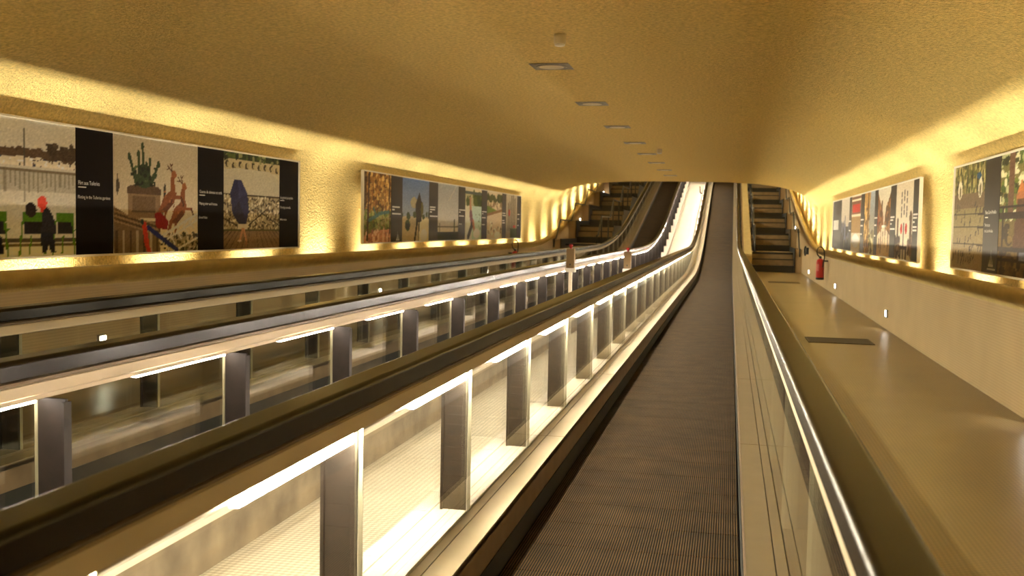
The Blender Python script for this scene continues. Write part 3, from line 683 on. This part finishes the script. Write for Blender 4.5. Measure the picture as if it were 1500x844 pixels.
def mural(s, x, ya, yb, z0, z1, cells, label):
    t = thing('photo_mural', (x, (ya + yb) / 2, z0), label, 'mural')
    oy = -(ya + yb) / 2
    th = .03 * s
    def P(n, me, sub=None, dx=0): return link(n, me, sub or t, (dx, oy, 0) if sub is None else (0, 0, 0))
    P('backing_panel', box(min(.004*s, th), max(.004*s, th), ya, yb, 0, z1 - z0, M['frame']))
    fr_ = .014
    hz = z1 - z0
    for nm, (a, b, c, d) in (('frame_rail', (ya, yb, -.004, fr_)), ('frame_rail', (ya, yb, hz - fr_, hz + .004)), ('frame_stile', (ya, ya + .03, 0, hz)), ('frame_stile', (yb - .03, yb, 0, hz))):
        P(nm, box(min(-.012*s, .01*s), max(-.012*s, .01*s), a, b, c, d, M['frame']))
    for c in cells:
        kind, y0, y1 = c[0], c[1], c[2]
        if kind == 'pic': P('picture', picmesh(c[3](), s, y0, y1, .012, hz - .012), dx=.002*s)
        else:
            m_ = M['strip'] if c[4] == 'k' else M['grey_strip']
            st = P('caption_strip', box(min(0, .004*s), max(0, .004*s), y0, y1, .012, hz - .012, m_), dx=.0)
            W = y1 - y0; yl = (y0 if s < 0 else y1); sg = 1 if s < 0 else -1
            for item in c[3]:
                if item[0] == 'T': put_text(st, s, item[1], yl + sg * W * item[2], hz * item[3], W * item[4], item[5], item[6] if len(item) > 6 else 0)
                elif item[0] == 'B':
                    a, b = sorted((yl + sg * W * item[1], yl + sg * W * (item[1] + item[3])))
                    link('rule', box(-.003 if s > 0 else 0, 0 if s > 0 else .003, a, b, hz * item[2] - item[4], hz * item[2] + item[4], M['ink']), st)
                elif item[0] == 'L':     # spiky fountain mark
                    yb_, zb_ = yl + sg * W * item[1], hz * item[2]
                    vv, ff = [], []
                    for q, (dy, hh) in enumerate(((-.07, .05), (-.04, .09), (-.01, .15), (.025, .11), (.06, .07))):
                        n0 = len(vv); vv += [(-s*.002, yb_ + sg*dy - .012, zb_), (-s*.002, yb_ + sg*dy + .012, zb_), (-s*.002, yb_ + sg*(dy + .01), zb_ + hh)]; ff.append((n0, n0+1, n0+2))
                    n0 = len(vv); vv += [(-s*.002, yb_-.09, zb_-.01), (-s*.002, yb_+.09, zb_-.01), (-s*.002, yb_+.09, zb_+.012), (-s*.002, yb_-.09, zb_+.012)]; ff.append((n0, n0+1, n0+2, n0+3))
                    link('emblem', mesh(vv, ff, M['ink']), st)
    return t
XL, XR = XC - 3.955, XC + 3.955
cap = lambda lines: [('B', .1, v, w_, .012) for v, w_ in lines]
mural(-1, XL, 5.9, 12.62, -.33, .80, [
    ('pic', 5.93, 7.92, pic_lake),
    ('strip', 7.92, 8.47, [('T', 'Flirt aux Tuileries', .06, .57, .56, .036, .006), ('B', .06, .535, .2, .004), ('T', 'Flirting in the Tuileries gardens', .05, .46, .86, .03)], 'k'),
    ('pic', 8.48, 10.0, pic_statue),
    ('strip', 10.0, 10.57, [('T', 'Course de chevaux et cerfs', .06, .57, .86, .034, .006), ('B', .06, .535, .2, .004), ('T', 'Playing deer and horses', .05, .458, .68, .03), ('T', 'Grand Palais', .03, .325, .32, .026, .01)], 'k'),
    ('pic', 10.57, 12.02, pic_umbrella),
    ('strip', 12.02, 12.59, [('T', 'Le grand parapluie', .04, .57, .66, .034, .006), ('B', .04, .535, .2, .004), ('T', 'The big umbrella', .03, .46, .55, .03), ('T', 'Marais', .03, .325, .34, .026, .01)], 'k')],
    'long photo mural on the near left wall with lake, statue and blue umbrella pictures')
g3 = [(.57, .8), (.53, .25), (.46, .7)]
mural(-1, XL, 15.0, 27.2, -.31, .83, [
    ('pic', 15.04, 16.35, pic_garden), ('strip', 16.35, 16.96, cap([(.53, .65), (.49, .2), (.43, .75)]) + [('L', .6, .04)], 'g'),
    ('pic', 16.96, 18.56, pic_cypress), ('strip', 18.56, 19.16, cap([(.57, .6), (.53, .55), (.49, .2), (.42, .85)]), 'g'),
    ('pic', 19.16, 20.69, pic_lamp), ('strip', 20.69, 21.25, cap([(.56, .9), (.52, .2), (.45, .7), (.3, .4)]), 'g'),
    ('pic', 21.25, 22.72, pic_dancer), ('strip', 22.72, 23.26, cap([(.56, .8), (.52, .2), (.44, .6), (.3, .5)]), 'g'),
    ('pic', 23.26, 24.86, pic_terrace), ('strip', 24.86, 25.33, cap([(.56, .7), (.51, .8), (.4, .5), (.35, .6)]), 'g'),
    ('pic', 25.33, 26.69, pic_tower), ('strip', 26.69, 27.16, cap([(.56, .6), (.45, .5), (.3, .4)]), 'g')],
    'long photo mural on the far left wall, six small pictures beginning with a tree branch')
lines = [(.58 - i * .025, .6) for i in range(8)]
mural(1, XR, 13.9, 25.25, -.37, .73, [
    ('strip', 23.36, 25.2, cap(lines), 'g'), ('pic', 21.85, 23.36, pic_spire), ('strip', 21.45, 21.85, cap([(.55, .7), (.38, .6)]), 'g'),
    ('pic', 19.98, 21.45, pic_kiosk), ('strip', 19.45, 19.98, cap([(.56, .8), (.46, .6), (.32, .4)]), 'g'),
    ('pic', 18.1, 19.45, pic_shard), ('strip', 17.73, 18.1, cap([(.57, .8), (.46, .6), (.3, .4)]), 'g'),
    ('pic', 16.37, 17.73, pic_street), ('strip', 15.84, 16.37, cap([(.56, .7), (.52, .5), (.47, .25), (.4, .8)]), 'g'),
    ('pic', 14.4, 15.84, pic_dial), ('strip', 13.94, 14.4, cap([(.57, .7), (.53, .6), (.48, .25), (.42, .6), (.38, .6)]), 'g')],
    'photo mural on the far right wall, its nearest picture showing two red lanterns')
mural(1, XR, 7.0, 11.88, -.36, .73, [
    ('pic', 10.5, 11.84, pic_crowd),
    ('strip', 9.93, 10.5, [('T', 'Place Carré Perdido', .12, .53, .72, .034, .006), ('B', .12, .485, .18, .005), ('T', 'The lost at', .1, .42, .36, .03), ('T', 'the Carré Perdido', .1, .37, .56, .03), ('L', .62, .075), ('B', .4, .045, .5, .008)], 'g'),
    ('pic', 7.6, 9.93, pic_bench), ('strip', 7.03, 7.6, [], 'g')],
    'near right wall photo mural with crowd and park bench pictures, cut by the picture edge')

# ------------------------------------------------------------------ lift everything from eye-relative to floor-relative heights
for o in C.objects:
    if o.parent is None and o is not cam: o.location.z += H
